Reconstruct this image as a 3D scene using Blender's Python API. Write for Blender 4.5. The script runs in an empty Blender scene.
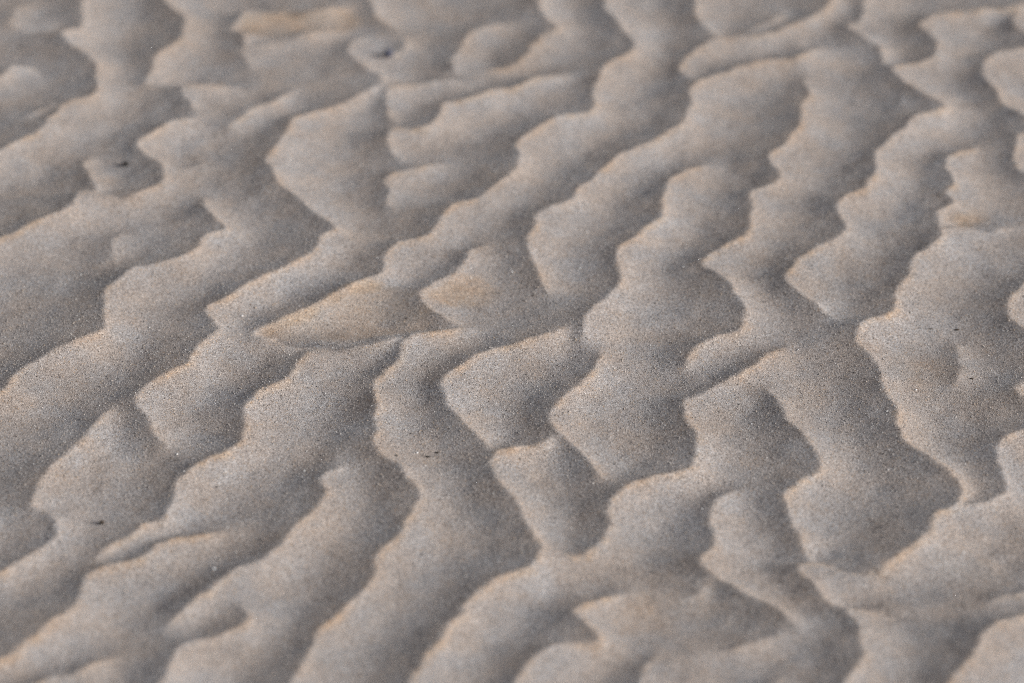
import bpy, math
import numpy as np

# ------------------------------------------------------------------ scene, camera numbers
S = bpy.context.scene
W, H = 1024, 683
PITCH = math.radians(32.0)
CAM_H = 0.90
HFOV = math.radians(20.0)
FPX = (W/2)/math.tan(HFOV/2)
rng = np.random.default_rng(7)

def ground(u, v):
    """where the ray through a photo pixel meets the mean sand level"""
    x = (np.asarray(u, float)-W/2)/FPX
    y = -(np.asarray(v, float)-H/2)/FPX
    dy = math.cos(PITCH)+y*math.sin(PITCH)
    dz = -math.sin(PITCH)+y*math.cos(PITCH)
    t = CAM_H/(-dz)
    return x*t, dy*t

def pixel(X, Y):
    f = (0, math.cos(PITCH), -math.sin(PITCH)); up = (0, math.sin(PITCH), math.cos(PITCH))
    d = Y*f[1]-CAM_H*f[2]
    yy = Y*up[1]-CAM_H*up[2]
    return W/2+FPX*X/d, H/2-FPX*yy/d

# ------------------------------------------------------------------ ripple crests, high side on the right when walked
# (pts, strength, taper at start, taper at end)
E = [
 ([(-40,172),(0,153),(20,142),(37,135),(53,115),(67,103),(93,95),(97,78),(96,65),(80,54),(62,38),(72,32),(82,26),(84,0),(88,-40)],1,0,0),
 ([(-40,262),(0,240),(27,228),(50,220),(72,207),(82,195),(98,191),(90,178),(85,164),(88,153)],1,0,1),
 ([(104,192),(123,197),(143,194),(157,187),(164,178),(163,167),(147,157),(138,148),(150,137),(173,123),(200,117)],1,1,1),
 ([(226,127),(240,118),(256,108),(276,97),(291,87)],.8,1,1),
 ([(143,83),(152,67),(157,55),(167,48),(180,38),(184,20),(167,5),(158,-20)],1,1,0),
 ([(196,111),(189,100),(182,90),(187,86),(204,83),(230,83),(256,86)],.8,1,1),
 ([(178,165),(193,165),(205,156)],.45,1,1),
 ([(-40,415),(0,393),(20,371),(47,356),(73,345),(100,335),(107,325),(103,295),(113,285),(132,270),(150,267),(177,260),(197,248),(207,236),(226,229),(214,216),(204,207),(200,193)],1,0,1),
 ([(165,445),(150,421),(134,400),(143,388),(160,377),(190,363),(200,348),(219,331),(207,308),(230,295),(256,281),(279,271),(299,261),(316,251),(323,238),(332,226),(306,204),(286,190),(269,170),(268,160),(276,147),(289,130),(293,120),(316,112),(343,102),(369,90),(385,83)],1,1,1),
 ([(48,509),(35,505),(33,496),(43,478),(53,465),(67,453),(83,435),(93,418),(115,401)],.9,1,1),
 ([(-40,590),(0,569),(23,556),(43,544),(58,532),(56,518),(48,509)],.9,0,1),
 ([(-40,680),(0,658),(20,649),(33,639),(50,624),(70,614),(80,599),(84,579),(97,569),(127,560),(147,552),(155,544),(177,537),(200,530),(222,527)],1,0,1),
 ([(93,553),(112,542),(133,530),(147,520),(162,515),(173,498),(174,485),(187,473),(204,462),(220,455),(240,441),(245,428),(247,405),(256,391),(276,385),(293,375),(299,362),(309,353),(318,345)],1,1,1),
 ([(20,705),(30,683),(57,672),(80,668),(97,657),(118,652)],.8,0,1),
 ([(140,710),(157,683),(167,668),(174,652),(187,643),(213,635),(234,628),(246,618),(245,607),(233,600)],.9,0,1),
 ([(160,622),(177,613),(193,598),(213,583),(233,570),(256,562),(273,552),(289,533),(306,518),(318,508),(328,492),(322,478),(325,470),(345,462)],1,1,1),
 ([(272,710),(288,683),(299,669),(309,652),(314,635),(329,619),(349,599),(373,575),(376,555),(390,540),(403,528),(416,508),(423,492),(410,478),(390,462),(378,448),(379,428),(375,408),(376,385),(385,372),(400,358),(403,345),(423,333),(443,330),(464,326)],1,0,1),
 ([(392,710),(408,683),(423,662),(438,639),(453,618),(470,598),(490,585),(512,575),(529,569),(540,553),(534,535),(520,512),(510,495),(498,482),(493,465),(500,452),(515,447),(535,443),(550,436)],1,0,0),
 ([(560,548),(585,553),(600,542),(610,525),(609,505),(615,492),(639,478),(662,472),(682,470),(692,462),(695,448),(693,425),(684,408),(686,398),(702,390),(726,380),(742,369),(768,352),(785,343)],1,1,1),
 ([(603,476),(590,456),(575,442),(557,433),(552,421),(554,410),(569,392),(589,373),(599,358),(598,347)],1,1,1),
 ([(494,447),(470,428),(450,408),(440,387),(446,375),(463,363),(490,351),(512,346),(539,339),(556,333),(567,328)],1,1,1),
 ([(583,340),(582,325),(595,308),(609,293),(620,281),(615,258),(622,245),(635,235),(645,226),(659,214),(662,200),(672,177),(692,164),(706,158)],1,1,1),
 ([(250,337),(257,328),(283,316),(306,309),(329,296),(349,285),(369,278),(385,271),(386,255),(400,241),(423,236),(436,227),(443,214),(456,202),(483,194),(503,180),(520,165),(516,144),(529,133),(555,117),(579,113),(594,105),(595,84),(602,72),(622,58),(636,45),(619,23),(605,7),(608,-40)],1,1,0),
 ([(262,331),(290,338),(320,343),(360,346),(385,343),(404,338)],.75,1,1),
 ([(462,325),(438,312),(420,293),(436,281),(456,270),(466,255),(474,244),(490,240)],.9,1,1),
 ([(546,292),(537,265),(529,241),(535,224),(540,213),(555,204),(574,197),(575,187),(599,174),(619,154),(645,144),(669,132),(686,120),(694,87),(712,78),(739,68),(768,62),(795,58),(825,43)],1,1,1),
 ([(682,366),(692,351),(712,338),(732,333),(742,325),(746,312),(740,300),(726,281),(702,262),(726,245),(748,229),(754,207),(752,190),(768,182),(781,173),(770,157),(788,140),(801,123),(801,103),(811,90),(803,72)],1,1,1),
 ([(838,317),(818,302),(788,285),(786,275),(795,263),(818,248),(838,238),(847,226),(836,204),(848,194),(868,184),(875,167),(875,150),(888,139),(908,125),(918,115),(948,108),(928,97),(908,83),(893,68),(915,63),(935,58),(938,44),(928,32),(918,25),(935,17),(968,12),(1008,9),(1060,0)],1,1,0),
 ([(884,62),(878,45),(865,37),(848,23),(861,20),(864,0),(868,-40)],.8,1,0),
 ([(1064,130),(1024,117),(1002,100),(998,90),(983,72),(988,60),(1008,50),(1064,40)],1,0,0),
 ([(1064,180),(1024,171),(1015,160),(1015,143),(1024,131),(1064,122)],.8,0,0),
 ([(878,571),(892,558),(912,545),(931,532),(935,517),(948,508),(962,498),(962,482),(948,468),(925,455),(912,445),(897,428),(897,402),(882,382),(878,362),(857,341),(862,326),(882,316),(895,308),(897,285),(908,271),(912,258),(941,236),(938,222),(940,208),(955,200),(947,188),(955,180),(947,158),(958,150),(982,143)],1,0,1),
 ([(966,501),(981,502),(998,495),(1006,485),(1006,472),(1002,456),(1003,441),(1024,428),(1060,415)],1,1,0),
 ([(1064,340),(1024,328),(1008,311),(1010,298),(1024,285),(1060,262)],.9,0,0),
 ([(1050,405),(1024,396),(1015,386),(1024,377),(1050,368)],.6,0,0),
 ([(948,379),(956,374),(960,352),(956,328)],.5,1,1),
 ([(812,560),(796,522),(785,492),(801,478),(815,472),(821,456),(805,432),(788,415),(778,398),(766,382)],1,1,1),
 ([(848,606),(835,598),(815,585),(805,573),(798,563),(818,559),(845,565),(878,571)],1,1,0),
 ([(832,710),(845,683),(856,668),(865,652),(861,635),(853,618),(848,606),(868,604),(901,607)],.9,0,1),
 ([(712,645),(742,640),(768,632),(784,625)],.5,1,1),
 ([(800,628),(793,618),(781,608),(746,592),(726,583),(702,567),(706,555),(716,542),(711,518),(719,492),(740,479)],1,1,1),
 ([(680,590),(695,587),(712,579)],.5,1,1),
 ([(505,710),(515,683),(532,662),(555,648),(585,642),(599,639),(592,625),(574,608),(592,598),(626,585)],1,0,1),
 ([(632,710),(639,683),(645,662),(655,652),(668,650)],.7,0,1),
 ([(930,710),(948,683),(975,655),(995,628),(1024,618),(1060,612)],1,0,0),
 ([(985,600),(1000,593),(1024,588),(1060,580)],.6,1,0),
 ([(765,710),(775,683),(785,668)],.6,0,1),
 ([(384,84),(379,72),(363,63),(349,50),(356,37),(366,31)],.65,1,1),
 ([(379,52),(393,49),(403,43),(404,33)],.6,1,1),
 ([(393,206),(386,196),(389,185),(384,176),(392,170),(410,165),(443,155)],.65,1,1),
 ([(402,156),(393,146),(387,137),(389,130),(398,125),(423,125),(436,117),(446,103),(463,98),(490,90),(512,87),(532,81),(556,73),(575,72)],1,1,1),
 ([(397,118),(387,108),(384,97),(391,88),(413,82),(443,78),(458,75),(478,79)],.6,1,1),
 ([(458,70),(453,60),(460,45),(470,30),(490,23),(512,20)],.8,1,1),
 ([(485,64),(512,61),(529,50),(530,43),(545,33),(560,27),(548,20),(537,2),(536,-40)],.9,1,0),
 ([(247,50),(243,35),(233,27),(243,13),(256,8),(300,12),(350,6)],.8,1,1),
 ([(402,23),(378,16),(370,0),(368,-40)],.8,1,0),
 ([(940,229),(965,223),(990,227),(1016,222)],.6,1,1),
 ([(234,27),(262,33),(300,34),(342,24)],.7,1,1),
 ([(720,37),(702,22),(695,8),(700,-40)],.8,1,0),
 ([(694,78),(681,72),(679,63),(696,50),(716,40),(739,38),(768,33),(801,20),(830,2),(845,-40)],1,1,0),
 ([(746,30),(768,18),(788,7)],.5,1,1),
 ([(121,258),(112,247),(112,235),(126,226)],.5,1,1),
 ([(-40,84),(0,76),(12,65),(30,61),(46,68)],.85,0,1),
 ([(252,64),(243,51),(256,44),(298,40)],.5,1,1),
 ([(60,22),(30,30),(10,22),(16,8),(40,0)],.4,1,1),
 ([(20,118),(40,108),(62,104)],.4,1,1),
 ([(1050,30),(1024,28),(1012,20),(1024,8),(1060,0)],.6,0,0),
]

def catmull(P, step):
    P = np.asarray(P, float)
    P = np.vstack([2*P[0]-P[1], P, 2*P[-1]-P[-2]])
    out = []
    for i in range(1, len(P)-2):
        n = max(2, int(np.linalg.norm(P[i+1]-P[i])/step))
        t = (np.arange(n)/n)[:, None]
        a, b, c, d = P[i-1], P[i], P[i+1], P[i+2]
        k = .42
        m0, m1 = k*(c-a), k*(d-b)
        out.append((2*t**3-3*t**2+1)*b+(t**3-2*t**2+t)*m0+(-2*t**3+3*t**2)*c+(t**3-t**2)*m1)
    out.append(P[-2][None])
    return np.vstack(out)

# ------------------------------------------------------------------ smooth noise on the ground plane
class Noise:
    def __init__(self, seed, n=256):
        self.g = np.random.default_rng(seed).uniform(-1, 1, (n, n)); self.n = n
    def __call__(self, x, y, s):
        x = np.asarray(x)/s+1000.3; y = np.asarray(y)/s+1000.7
        i = np.floor(x).astype(int); j = np.floor(y).astype(int)
        fx = x-i; fy = y-j
        fx = fx*fx*fx*(fx*(fx*6-15)+10); fy = fy*fy*fy*(fy*(fy*6-15)+10)
        n = self.n; g = self.g
        a = g[i % n, j % n]; b = g[(i+1) % n, j % n]; c = g[i % n, (j+1) % n]; d = g[(i+1) % n, (j+1) % n]
        return (a*(1-fx)+b*fx)*(1-fy)+(c*(1-fx)+d*fx)*fy
N1, N2, N3, N4 = Noise(1), Noise(2), Noise(3), Noise(4)

LAM = 0.060
ND = np.array([0.88, -0.47])            # from a crest towards its gentle side
def wild(x, y, raw=False):
    """ripples of the same kind beyond the traced patch: 1 at a crest, 0 in the trough"""
    p = (x*ND[0]+y*ND[1]+.020*N1(x, y, .11)+.011*N2(x, y, .045)+.003*N3(x, y, .018))/LAM
    f = p-np.floor(p)
    if raw: return f
    w = .06
    return np.where(f < w, f/w, 1-(f-w)/(1-w))

# ------------------------------------------------------------------ traced patch: harmonic ramps between crests
CELL = 0.001
GX0, GX1, GY0, GY1 = -0.46, 0.46, 1.02, 2.08
nx = int(round((GX1-GX0)/CELL))+1; ny = int(round((GY1-GY0)/CELL))+1
gx = GX0+np.arange(nx)*CELL; gy = GY0+np.arange(ny)*CELL
GXX, GYY = np.meshgrid(gx, gy, indexing='ij')
U, V = pixel(GXX, GYY)
val = np.full((nx, ny), np.nan)
acc = np.zeros((nx, ny)); cnt = np.zeros((nx, ny))
edge_mask = np.zeros((nx, ny)); rim = np.zeros((nx, ny)); lip = np.zeros((nx, ny))
HALF = 0.0010
for pts, a0, t0, t1 in E:
    q = np.array([ground(u, v) for u, v in pts])
    c = catmull(q, .0004)
    jx = .0017*N3(c[:, 0], c[:, 1], .012)+.0009*N4(c[:, 0], c[:, 1], .004)
    jy = .0021*N4(c[:, 1], c[:, 0], .013)+.0009*N2(c[:, 1], c[:, 0], .004)
    c = c+np.stack([jx, jy], 1)
    T = np.gradient(c, axis=0); k = 13
    ker = np.ones(k)/k
    Tp = np.pad(T, ((k//2, k//2), (0, 0)), mode='edge')
    T = np.stack([np.convolve(Tp[:, i], ker, 'valid') for i in (0, 1)], 1)
    T /= np.linalg.norm(T, axis=1)[:, None]+1e-9
    R = np.stack([T[:, 1], -T[:, 0]], 1)          # right-hand side on the ground
    s = np.concatenate([[0], np.cumsum(np.linalg.norm(np.diff(c, axis=0), axis=1))])
    L = s[-1]; tl = min(.012, L*.4)
    a = np.full(len(c), float(a0))
    if t0: a *= np.clip(s/tl, 0, 1)**.7
    if t1: a *= np.clip((L-s)/tl, 0, 1)**.7
    for sgn in (1, -1):
        p = c+R*HALF*sgn
        i = np.rint((p[:, 0]-GX0)/CELL).astype(int); j = np.rint((p[:, 1]-GY0)/CELL).astype(int)
        ok = (i > 0) & (i < nx-1) & (j > 0) & (j < ny-1) & (a > .08)
        np.add.at(acc, (i[ok], j[ok]), .5+.5*sgn*a[ok]); np.add.at(cnt, (i[ok], j[ok]), 1)
    i = np.rint((c[:, 0]-GX0)/CELL).astype(int); j = np.rint((c[:, 1]-GY0)/CELL).astype(int)
    ok = (i >= 0) & (i < nx) & (j >= 0) & (j < ny)
    edge_mask[i[ok], j[ok]] = np.maximum(edge_mask[i[ok], j[ok]], a[ok])
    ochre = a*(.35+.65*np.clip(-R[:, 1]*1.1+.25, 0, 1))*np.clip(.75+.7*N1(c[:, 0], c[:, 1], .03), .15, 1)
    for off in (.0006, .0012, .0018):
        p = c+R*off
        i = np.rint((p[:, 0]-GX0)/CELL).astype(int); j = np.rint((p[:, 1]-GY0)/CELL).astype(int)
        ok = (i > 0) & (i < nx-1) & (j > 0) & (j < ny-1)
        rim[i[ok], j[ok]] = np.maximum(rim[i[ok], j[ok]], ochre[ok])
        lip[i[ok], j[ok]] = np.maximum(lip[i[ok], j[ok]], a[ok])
m = cnt > 0
val[m] = acc[m]/cnt[m]
out = (U < -38) | (U > W+38) | (V < -38) | (V > H+38)
W0 = wild(GXX, GYY)
val[out] = W0[out]
fixed = ~np.isnan(val)

def relax(h, fx, v, it):
    for _ in range(it):
        p = np.pad(h, 1, mode='edge')
        h = .25*(p[:-2, 1:-1]+p[2:, 1:-1]+p[1:-1, :-2]+p[1:-1, 2:])
        h[fx] = v[fx]
    return h
def solve(fx, v, lev):
    if lev == 0 or min(fx.shape) < 24:
        h = np.where(fx, v, .5)
        return relax(h, fx, v, 400)
    a, b = fx.shape; A, B = (a+1)//2, (b+1)//2
    fp = np.zeros((A*2, B*2)); vp = np.zeros((A*2, B*2))
    fp[:a, :b] = fx; vp[:a, :b] = np.where(fx, v, 0)
    n = fp.reshape(A, 2, B, 2).sum((1, 3)); sv = vp.reshape(A, 2, B, 2).sum((1, 3))
    cf = n > 0
    cv = np.where(cf, sv/np.maximum(n, 1), 0)
    hc = solve(cf, cv, lev-1)
    h = np.repeat(np.repeat(hc, 2, 0), 2, 1)[:a, :b]
    h = np.where(fx, v, h)
    return relax(h, fx, v, 120)
h0 = solve(fixed, val, 5)

kx = np.fft.fftfreq(nx, CELL)[:, None]; ky = np.fft.rfftfreq(ny, CELL)[None]
def blur(f, s):
    P = np.pad(f, 60, mode='edge')
    a = np.fft.fftfreq(P.shape[0], CELL)[:, None]; b = np.fft.rfftfreq(P.shape[1], CELL)[None]
    g = np.exp(-2*(math.pi*s)**2*(a*a+b*b))
    return np.fft.irfft2(np.fft.rfft2(P)*g, s=P.shape)[60:-60, 60:-60]

# fall of the sand along one direction, full just past a crest and reversed just before the next
KS = 0.32
SDIR = math.radians(-10)
view = ~out & (edge_mask == 0)
hist, be = np.histogram(np.clip(h0[view], 0, 1), 400, (0, 1))
cdf = np.concatenate([[0], np.cumsum(hist)])/hist.sum()
heq = np.interp(np.clip(h0, 0, 1), be, cdf)     # shares out crest, face and trough evenly
def profile(h):
    h = np.clip(h, 0, 1); q = np.clip((h-.22)/.76, 0, 1)
    return KS*(-.83+.95*q*q*(3-2*q)+.96*h)
Wh = -KS*LAM*.95*W0*(1-W0)
win = np.clip(np.minimum(np.minimum(GXX-GX0, GX1-GXX), np.minimum(GYY-GY0, GY1-GYY))/.02, 0, 1)
g_ = (blur(profile(heq), .0008)+.19*blur(lip, .0006)*np.clip(.8+.5*N2(GXX, GYY, .02), .2, 1.2))*win
PADN = 80
gp = np.pad(g_, PADN)
fa = 2*math.pi*np.fft.fftfreq(gp.shape[0], CELL)[:, None]; fb = 2*math.pi*np.fft.rfftfreq(gp.shape[1], CELL)[None]
ks = fa*math.cos(SDIR)+fb*math.sin(SDIR); kp = -fa*math.sin(SDIR)+fb*math.cos(SDIR)
den = ks*ks+.035*kp*kp+(2*math.pi/.30)**2
Hs = np.fft.irfft2(np.fft.rfft2(gp)*(1j*ks)/den, s=gp.shape)[PADN:-PADN, PADN:-PADN]
fade = np.clip(np.maximum.reduce([-12-U, U-W-12, -12-V, V-H-12])/40, 0, 1)
fade = fade*fade*(3-2*fade)
Hs = Hs*(1-fade)+(Wh+KS*LAM*.95/6)*fade
def wild_h(x, y):
    f = wild(x, y, True)
    return -KS*LAM*.95*f*(1-f)+KS*LAM*.95/6

def micro(x, y):
    """soft unevenness of the wind-blown faces"""
    return .00080*N2(x, y, .031)+.00034*N3(x, y, .012)+.00008*N4(x, y, .005)+.0012*N1(x, y, .16)
ZOFF = float(Hs[(edge_mask > .9) & (fade == 0)].mean())      # crests level with the datum
Hh = blur(Hs, .0006)-ZOFF

# ------------------------------------------------------------------ one ground sheet, fine here and coarse far off
def axis(a0, a1, step, mid, nmid, far):
    c = np.arange(int(round((a1-a0)/step))+1)*step+a0
    up = [a1]
    s = step
    while up[-1] < a1+far:
        s = min(s*1.08, mid) if up[-1] < a1+nmid else s*1.16
        up.append(up[-1]+s)
    off = np.array(up[1:])-a1
    return np.concatenate([(a0-off)[::-1], c, a1+off]), len(off)
ax, ox = axis(GX0, GX1, CELL, .006, 1.1, 400)
ay, oy = axis(GY0, GY1, CELL, .006, 1.1, 400)
XX, YY = np.meshgrid(ax, ay, indexing='ij')
dist = np.maximum.reduce([GX0-XX, XX-GX1, GY0-YY, YY-GY1, np.zeros_like(XX)])
Z = (wild_h(XX, YY)-ZOFF)*np.clip(1-(dist-.9)/.9, 0, 1)
Z[ox:ox+nx, oy:oy+ny] = Hh
Z += micro(XX, YY)*np.clip(1-(dist-1)/1, 0, 1)
Z += .002*N1(XX, YY, 1.3)*np.clip(dist*2, 0, 1)+.05*N2(XX, YY, 9)*np.clip((dist-2)/20, 0, 1)
NX, NY = XX.shape
me = bpy.data.meshes.new("ground")
nv = NX*NY
me.vertices.add(nv)
me.vertices.foreach_set("co", np.stack([XX, YY, Z], -1).reshape(-1).astype(np.float32))
idx = np.arange(nv, dtype=np.int32).reshape(NX, NY)
quads = np.stack([idx[:-1, :-1], idx[1:, :-1], idx[1:, 1:], idx[:-1, 1:]], -1).reshape(-1)
nf = (NX-1)*(NY-1)
me.loops.add(nf*4); me.loops.foreach_set("vertex_index", quads)
me.polygons.add(nf)
me.polygons.foreach_set("loop_start", np.arange(0, nf*4, 4, dtype=np.int32))
me.polygons.foreach_set("use_smooth", np.ones(nf, dtype=bool))
me.update(calc_edges=True)
# ochre tint: a seam along each crest, weighted by facing, plus some patches
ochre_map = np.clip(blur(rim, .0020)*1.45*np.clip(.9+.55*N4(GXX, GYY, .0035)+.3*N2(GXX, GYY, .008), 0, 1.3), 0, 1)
for u, v, ru, rv, k in [(962, 213, 26, 14, .85), (925, 365, 26, 26, .35),
                        (650, 598, 50, 26, .35), (730, 600, 60, 30, .3), (990, 560, 60, 25, .3), (1010, 400, 40, 30, .3)]:
    d2 = ((U-u)/ru)**2+((V-v)/rv)**2
    ochre_map = np.maximum(ochre_map, k*np.exp(-d2*1.1)*np.clip(.8+.6*N3(GXX, GYY, .009), 0, 1))
for poly, k in [([(257,328),(283,316),(306,309),(329,296),(349,285),(369,280),(395,283),(420,290),(436,310),(436,320),(400,330),(360,337),(320,337),(285,333)], .5),
                ([(258,328),(283,314),(306,306),(349,283),(372,277),(384,280),(384,288),(350,294),(310,316),(270,331)], .95),
                ([(235,28),(243,13),(260,8),(300,9),(345,7),(362,14),(345,26),(300,31),(262,31)], .85),
                ([(422,294),(440,282),(458,271),(480,270),(500,282),(490,296),(455,301)], .75)]:
    ins = np.zeros(U.shape, bool)
    for (x1, y1), (x2, y2) in zip(poly, poly[1:]+poly[:1]):
        if y1 == y2: continue
        ins ^= ((V > y1) != (V > y2)) & (U < (x2-x1)*(V-y1)/(y2-y1)+x1)
    ochre_map = np.maximum(ochre_map, k*blur(ins.astype(float), .0022)*np.clip(.85+.4*N3(GXX, GYY, .009), 0, 1))
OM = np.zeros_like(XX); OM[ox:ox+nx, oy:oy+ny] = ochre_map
at_ = me.attributes.new("ochre_tint", 'FLOAT', 'POINT'); at_.data.foreach_set("value", OM.reshape(-1).astype(np.float32))
go = bpy.data.objects.new("ground", me); S.collection.objects.link(go)
go["kind"] = "structure"
go["label"] = "grey beige rippled beach sand with warm edged crests"

def sand_z(x, y):
    fi = (x-GX0)/CELL; fj = (y-GY0)/CELL
    i, j = int(fi), int(fj); a, b = fi-i, fj-j
    h = (Hh[i, j]*(1-a)+Hh[i+1, j]*a)*(1-b)+(Hh[i, j+1]*(1-a)+Hh[i+1, j+1]*a)*b
    return float(h+micro(x, y))

# ------------------------------------------------------------------ materials
def new_mat(name):
    mt = bpy.data.materials.new(name); mt.use_nodes = True
    nt = mt.node_tree; nt.nodes.clear()
    o = nt.nodes.new('ShaderNodeOutputMaterial'); b = nt.nodes.new('ShaderNodeBsdfPrincipled')
    nt.links.new(b.outputs[0], o.inputs[0])
    return mt, nt, b

def ramp(nt, src, stops, interp='LINEAR'):
    r = nt.nodes.new('ShaderNodeValToRGB'); r.color_ramp.interpolation = interp
    cr = r.color_ramp
    while len(cr.elements) < len(stops): cr.elements.new(.5)
    for e, (p, c) in zip(cr.elements, stops):
        e.position = p; e.color = (*c, 1) if len(c) == 3 else c
    nt.links.new(src, r.inputs[0]); return r.outputs[0]

def sand_material():
    mt, nt, b = new_mat("sand"); n = nt.nodes; l = nt.links
    tc = n.new('ShaderNodeTexCoord').outputs['Object']
    def vor(scale, rnd=1.0):
        v = n.new('ShaderNodeTexVoronoi'); v.inputs['Scale'].default_value = scale
        v.inputs['Randomness'].default_value = rnd
        l.new(tc, v.inputs['Vector']); return v
    def noise(scale, det=3):
        v = n.new('ShaderNodeTexNoise'); v.inputs['Scale'].default_value = scale
        v.inputs['Detail'].default_value = det; l.new(tc, v.inputs['Vector']); return v.outputs[0]
    def mix(f, a, c, mode='MIX'):
        x = n.new('ShaderNodeMix'); x.data_type = 'RGBA'; x.blend_type = mode
        for s, val_ in ((0, f), (6, a), (7, c)):
            if hasattr(val_, 'default_value') or hasattr(val_, 'links'): l.new(val_, x.inputs[s])
            else: x.inputs[s].default_value = val_ if s == 0 else (*val_, 1)
        return x.outputs[2]
    def sep(c):
        s = n.new('ShaderNodeSeparateColor'); l.new(c, s.inputs[0]); return s.outputs
    g1 = vor(1450); c1 = sep(g1.outputs['Color'])
    g2 = vor(2500); c2 = sep(g2.outputs['Color'])
    pal = [(0, (.10,.087,.080)), (.08, (.20,.175,.160)), (.25, (.33,.297,.277)), (.5, (.43,.396,.378)),
           (.75, (.52,.480,.455)), (.93, (.64,.61,.59)), (1, (.84,.83,.82))]
    ca = ramp(nt, c1[0], pal); cb = ramp(nt, c2[1], pal)
    col = mix(.5, ca, cb)
    # sparse warm quartz and dark heavy-mineral grains
    warm = ramp(nt, c1[2], [(.95, (0,0,0)), (.99, (1,1,1))])
    col = mix(warm, col, (.46,.35,.25))
    dark = ramp(nt, c2[2], [(.965, (0,0,0)), (.975, (1,1,1))])
    col = mix(dark, col, (.10,.09,.085))
    # broad patches of slightly different sand
    pt = ramp(nt, noise(9, 4), [(.35, (.90,.88,.86)), (.65, (1.04,1.04,1.04))])
    col = mix(1.0, col, pt, 'MULTIPLY')
    pt2 = ramp(nt, noise(38, 4), [(.36, (1.05,.99,.93)), (.64, (.97,1.0,1.03))])
    col = mix(1.0, col, pt2, 'MULTIPLY')
    oa = n.new('ShaderNodeAttribute'); oa.attribute_name = "ochre_tint"
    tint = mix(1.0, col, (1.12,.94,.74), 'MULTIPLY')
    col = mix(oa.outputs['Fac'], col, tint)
    l.new(col, b.inputs['Base Color'])
    b.inputs['Roughness'].default_value = .62
    b.inputs['Specular IOR Level'].default_value = .45
    # grain relief
    m1 = n.new('ShaderNodeMath'); m1.operation = 'MULTIPLY'; l.new(g1.outputs['Distance'], m1.inputs[0]); m1.inputs[1].default_value = -.00036
    m2 = n.new('ShaderNodeMath'); m2.operation = 'MULTIPLY'; l.new(g2.outputs['Distance'], m2.inputs[0]); m2.inputs[1].default_value = -.00020
    m3 = n.new('ShaderNodeMath'); m3.operation = 'MULTIPLY'; l.new(noise(260, 3), m3.inputs[0]); m3.inputs[1].default_value = .0003
    s1 = n.new('ShaderNodeMath'); l.new(m1.outputs[0], s1.inputs[0]); l.new(m2.outputs[0], s1.inputs[1])
    s2 = n.new('ShaderNodeMath'); l.new(s1.outputs[0], s2.inputs[0]); l.new(m3.outputs[0], s2.inputs[1])
    bp = n.new('ShaderNodeBump'); bp.inputs['Strength'].default_value = .7; bp.inputs['Distance'].default_value = 1.0
    l.new(s2.outputs[0], bp.inputs['Height']); l.new(bp.outputs[0], b.inputs['Normal'])
    return mt
me.materials.append(sand_material())

def grain_material():
    mt, nt, b = new_mat("loose_grain")
    a = nt.nodes.new('ShaderNodeAttribute'); a.attribute_name = "mineral"
    c = ramp(nt, a.outputs['Fac'], [(0, (.06,.050,.045)), (.045, (.09,.075,.065)), (.07, (.25,.215,.195)), (.4, (.42,.385,.36)), (.75, (.54,.50,.47)),
                                    (.88, (.50,.43,.36)), (.95, (.50,.39,.28)), (.965, (.72,.70,.67)), (1, (.84,.83,.81))])
    nt.links.new(c, b.inputs['Base Color'])
    b.inputs['Roughness'].default_value = .4; b.inputs['Specular IOR Level'].default_value = .55
    return mt

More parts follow.
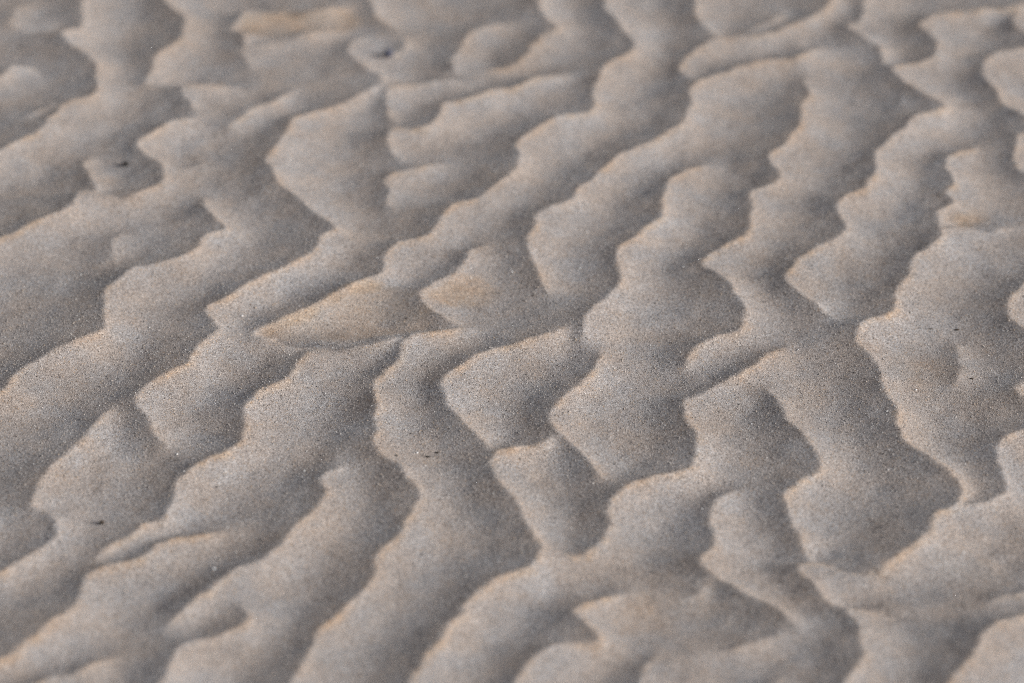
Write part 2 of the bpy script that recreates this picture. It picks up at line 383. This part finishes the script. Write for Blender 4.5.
def scatter_grains(n):
    r = np.random.default_rng(11)
    v = r.uniform(-60, H+50, n*3); u = r.uniform(-90, W+90, n*3)
    x, y = ground(u, v)
    # even density on the sand itself
    d = np.hypot(y, CAM_H)**3; keep = r.uniform(0, 1, n*3) < d/d.max()
    x, y = x[keep][:n], y[keep][:n]
    ok = (x > GX0+.004) & (x < GX1-.004) & (y > GY0+.004) & (y < GY1-.004); x, y = x[ok], y[ok]
    n = len(x)
    fi = (x-GX0)/CELL; fj = (y-GY0)/CELL; i = fi.astype(int); j = fj.astype(int); a = fi-i; b = fj-j
    z = (Hh[i, j]*(1-a)+Hh[i+1, j]*a)*(1-b)+(Hh[i, j+1]*(1-a)+Hh[i+1, j+1]*a)*b+micro(x, y)
    size = np.clip(np.exp(r.normal(math.log(.00027), .28, n)), .00014, .0007)
    oct_ = np.array([(1,0,0),(-1,0,0),(0,1,0),(0,-1,0),(0,0,1),(0,0,-1)], float)
    fc = np.array([(0,2,4),(2,1,4),(1,3,4),(3,0,4),(2,0,5),(1,2,5),(3,1,5),(0,3,5)])
    q = r.normal(size=(n, 4)); q /= np.linalg.norm(q, axis=1)[:, None]
    w_, x_, y_, z_ = q.T
    Rm = np.stack([1-2*(y_*y_+z_*z_), 2*(x_*y_-z_*w_), 2*(x_*z_+y_*w_), 2*(x_*y_+z_*w_), 1-2*(x_*x_+z_*z_), 2*(y_*z_-x_*w_),
                   2*(x_*z_-y_*w_), 2*(y_*z_+x_*w_), 1-2*(x_*x_+y_*y_)], -1).reshape(n, 3, 3)
    loc = oct_[None]*r.uniform(.7, 1.3, (n, 6, 1))*size[:, None, None]
    P = np.einsum('nij,nkj->nki', Rm, loc)+np.stack([x, y, z+size*.15], -1)[:, None]
    F = (fc[None]+(np.arange(n)*6)[:, None, None]).reshape(-1).astype(np.int32)
    g = bpy.data.meshes.new("sand_grains"); g.vertices.add(n*6)
    g.vertices.foreach_set("co", P.reshape(-1).astype(np.float32))
    g.loops.add(len(F)); g.loops.foreach_set("vertex_index", F)
    g.polygons.add(n*8); g.polygons.foreach_set("loop_start", np.arange(0, n*24, 3, dtype=np.int32))
    g.update(calc_edges=True)
    at = g.attributes.new("mineral", 'FLOAT', 'POINT')
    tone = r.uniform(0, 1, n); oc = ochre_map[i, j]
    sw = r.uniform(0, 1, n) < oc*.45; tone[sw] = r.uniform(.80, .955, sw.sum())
    at.data.foreach_set("value", np.repeat(tone, 6).astype(np.float32))
    g.materials.append(grain_material())
    o = bpy.data.objects.new("sand_grains", g); S.collection.objects.link(o)
    o["kind"] = "stuff"; o["label"] = "loose coarse sand grains lying over the rippled beach"; o["category"] = "sand grains"
scatter_grains(300000)

def bit_material(name, base, alt, rough, spec=.5, scale=900):
    mt, nt, b = new_mat(name)
    tc = nt.nodes.new('ShaderNodeTexCoord')
    t = nt.nodes.new('ShaderNodeTexNoise'); t.inputs['Scale'].default_value = scale
    nt.links.new(tc.outputs['Object'], t.inputs['Vector'])
    nt.links.new(ramp(nt, t.outputs[0], [(.35, base), (.65, alt)]), b.inputs['Base Color'])
    b.inputs['Roughness'].default_value = rough; b.inputs['Specular IOR Level'].default_value = spec
    return mt
M_DARK = bit_material("dark_grit", (.012,.011,.010), (.03,.026,.022), .6)
M_BLUE = bit_material("slate", (.05,.055,.09), (.08,.088,.13), .55)
M_BROWN = bit_material("brown_debris", (.035,.026,.02), (.07,.05,.035), .8)
M_SHELL = bit_material("shell", (.88,.87,.85), (.80,.79,.78), .25, .9)

def chip(name, u, v, size, mat, label, cat, group=None, flat=.7, long=1.0, yaw=0, sink=.25, seed=0):
    """an irregular worn grain or flake, real size in metres"""
    r = np.random.default_rng(seed+int(u*7+v))
    import bmesh
    bm = bmesh.new(); size *= .85; bmesh.ops.create_icosphere(bm, subdivisions=2, radius=size/2)
    cuts = r.normal(size=(7, 3)); cuts /= np.linalg.norm(cuts, axis=1)[:, None]
    lim = r.uniform(.62, .95, 7)*size/2
    for vt in bm.verts:
        p = np.array(vt.co)
        for c_, l_ in zip(cuts, lim):
            d = p@c_
            if d > l_: p = p-c_*(d-l_)*.85
        p *= (1+r.normal()*.03)
        vt.co = (p[0]*long, p[1]/math.sqrt(long), p[2]*flat)
    mesh = bpy.data.meshes.new(name); bm.to_mesh(mesh); bm.free()
    for f in mesh.polygons: f.use_smooth = size < .0025
    mesh.materials.append(mat)
    x, y = ground(u, v)
    for _ in range(3):                      # settle on the ripple surface along the sight line
        z = sand_z(x, y); k = (CAM_H-z)/CAM_H
        gx_, gy_ = ground(u, v); x, y = float(gx_*k), float(gy_*k)
    o = bpy.data.objects.new(name, mesh)
    o.location = (x, y, sand_z(x, y)+size*flat*(.5-sink))
    o.rotation_euler = (r.uniform(-.2, .2), r.uniform(-.2, .2), yaw)
    S.collection.objects.link(o)
    o["label"] = label; o["category"] = cat
    if group: o["group"] = group
    return o

chip("pebble", 126, 165.5, .0052, M_DARK, "round black pebble in the cup shaped hollow at upper left", "pebble", flat=1.0, sink=.2)
chip("pebble", 388.5, 56.5, .0082, M_BLUE, "blurred slate blue pebble near the top edge, biggest dark dot", "pebble", flat=1.0, sink=.2)
chip("debris_flake", 428, 457, .0026, M_DARK, "thin black flake lying flat below the centre crest, next to a white fleck", "debris", flat=.35, long=1.5)
chip("debris_flake", 396, 456, .0017, M_DARK, "small black speck left of the white fleck below the centre crest", "debris", flat=.5, long=1.3)
chip("debris_flake", 437, 453, .0022, M_BROWN, "tiny brown flake just right of the longer black flake", "debris", flat=.5, long=1.3, yaw=-.5)
chip("debris_flake", 102, 524, .0036, M_BROWN, "dark brown crumb in the lower left hollow", "debris", flat=.9, long=1.0, sink=.12)
chip("debris_flake", 957, 330, .0026, M_BROWN, "brown sliver at the top of the small curved step at right", "debris", flat=.5, long=1.6)
chip("debris_flake", 931, 329, .0017, M_BROWN, "fine dark streak left of the brown sliver at right", "debris", flat=.35, long=2.6)
chip("debris_flake", 972, 379, .0020, M_BROWN, "dark crumb below and right of the small curved step", "debris", flat=.6, long=1.4)
chip("debris_flake", 422, 555, .0016, M_DARK, "small black speck on the broad slope at lower centre", "debris", flat=.7)
chip("debris_flake", 217, 487, .0013, M_DARK, "black speck on the pale crest at lower left", "debris", flat=.7)
chip("shell_fragment", 214, 569, .0021, M_SHELL, "brightest white shell glint in the lower left trough", "shell", "white shell specks on the sand", flat=.6)
for u, v, s, lab in [
    (417, 453, .0016, "white shell fleck left of the thin black flake"),
    (512, 272, .0016, "white shell fleck on the flat patch above centre"),
    (702, 509, .0014, "white shell fleck in the trough beside the notched crest at lower right"),
    (754, 569, .0015, "white shell fleck on the broad pale slope at lower right"),
    (664, 163, .0018, "white shell fleck just above the fork of crests, upper right of centre"),
    (138, 211, .0017, "white shell fleck below the cup shaped hollow at upper left"),
    (242, 316, .0017, "white shell fleck on the crest tongue left of the tan lens"),
    (893, 319, .0014, "white shell fleck sitting on the long right hand crest line"),
    (916, 390, .0016, "white shell fleck below the brown hollow at right"),
    (963, 553, .0014, "white shell fleck on the slope near the lower right corner"),
    (683, 267, .0013, "white shell fleck in the trough left of the pointed crest tongue"),
    (888, 470, .0012, "white shell fleck in the rounded hollow at lower right")]:
    chip("shell_fragment", u, v, s, M_SHELL, lab, "shell", "white shell specks on the sand", flat=.55)

# ------------------------------------------------------------------ light
SUN_AZ = math.radians(-14)          # towards the sun on the ground plane, from +X
SUN_EL = math.radians(23)
sd = (math.cos(SUN_AZ)*math.cos(SUN_EL), math.sin(SUN_AZ)*math.cos(SUN_EL), math.sin(SUN_EL))
from mathutils import Vector
ld = bpy.data.lights.new("sun", 'SUN'); ld.angle = math.radians(15)       # thin haze over the sun: no hard shadows in the photograph
ld.energy = 4.9; ld.color = (.955, .985, .985)
lo = bpy.data.objects.new("sun", ld); S.collection.objects.link(lo)
lo.rotation_euler = Vector(sd).to_track_quat('Z', 'Y').to_euler(); lo.location = (sd[0]*3, sd[1]*3, sd[2]*3)
wd = bpy.data.worlds.new("World"); S.world = wd; wd.use_nodes = True
wn = wd.node_tree; bg = wn.nodes['Background']
sky = wn.nodes.new('ShaderNodeTexSky'); sky.sky_type = 'NISHITA'; sky.sun_disc = False
sky.sun_elevation = SUN_EL; sky.sun_rotation = math.pi/2-SUN_AZ
sky_tint = wn.nodes.new('ShaderNodeMix'); sky_tint.data_type = 'RGBA'; sky_tint.blend_type = 'MULTIPLY'   # warm multiply added on the sky alone, browning its fill in the shade
sky_tint.inputs[0].default_value = 1; sky_tint.inputs[7].default_value = (1.40, 1.0, .77, 1)
wn.links.new(sky.outputs[0], sky_tint.inputs[6]); wn.links.new(sky_tint.outputs[2], bg.inputs[0]); bg.inputs[1].default_value = .115

# ------------------------------------------------------------------ camera
cd = bpy.data.cameras.new("camera"); cam = bpy.data.objects.new("camera", cd); S.collection.objects.link(cam)
cam.location = (0, 0, CAM_H); cam.rotation_euler = (math.pi/2-PITCH, 0, 0)
cd.sensor_width = 36; cd.lens = 18/math.tan(HFOV/2); cd.clip_start = .02; cd.clip_end = 2000
cd.dof.use_dof = True; cd.dof.aperture_fstop = 4.0
vf = 375
ang = PITCH+math.atan((vf-H/2)/FPX)
cd.dof.focus_distance = CAM_H/math.sin(ang)*math.cos(ang-PITCH)
S.camera = cam
S.view_settings.view_transform = 'Standard'; S.view_settings.look = 'None'
S.view_settings.exposure = -0.2; S.view_settings.gamma = 1; S.view_settings.use_curve_mapping = False
S.render.engine = 'CYCLES'
S.cycles.use_denoising = False      # the fine grain of sand would be smeared away
S.cycles.filter_width = 1.15
S.cycles.max_bounces = 4
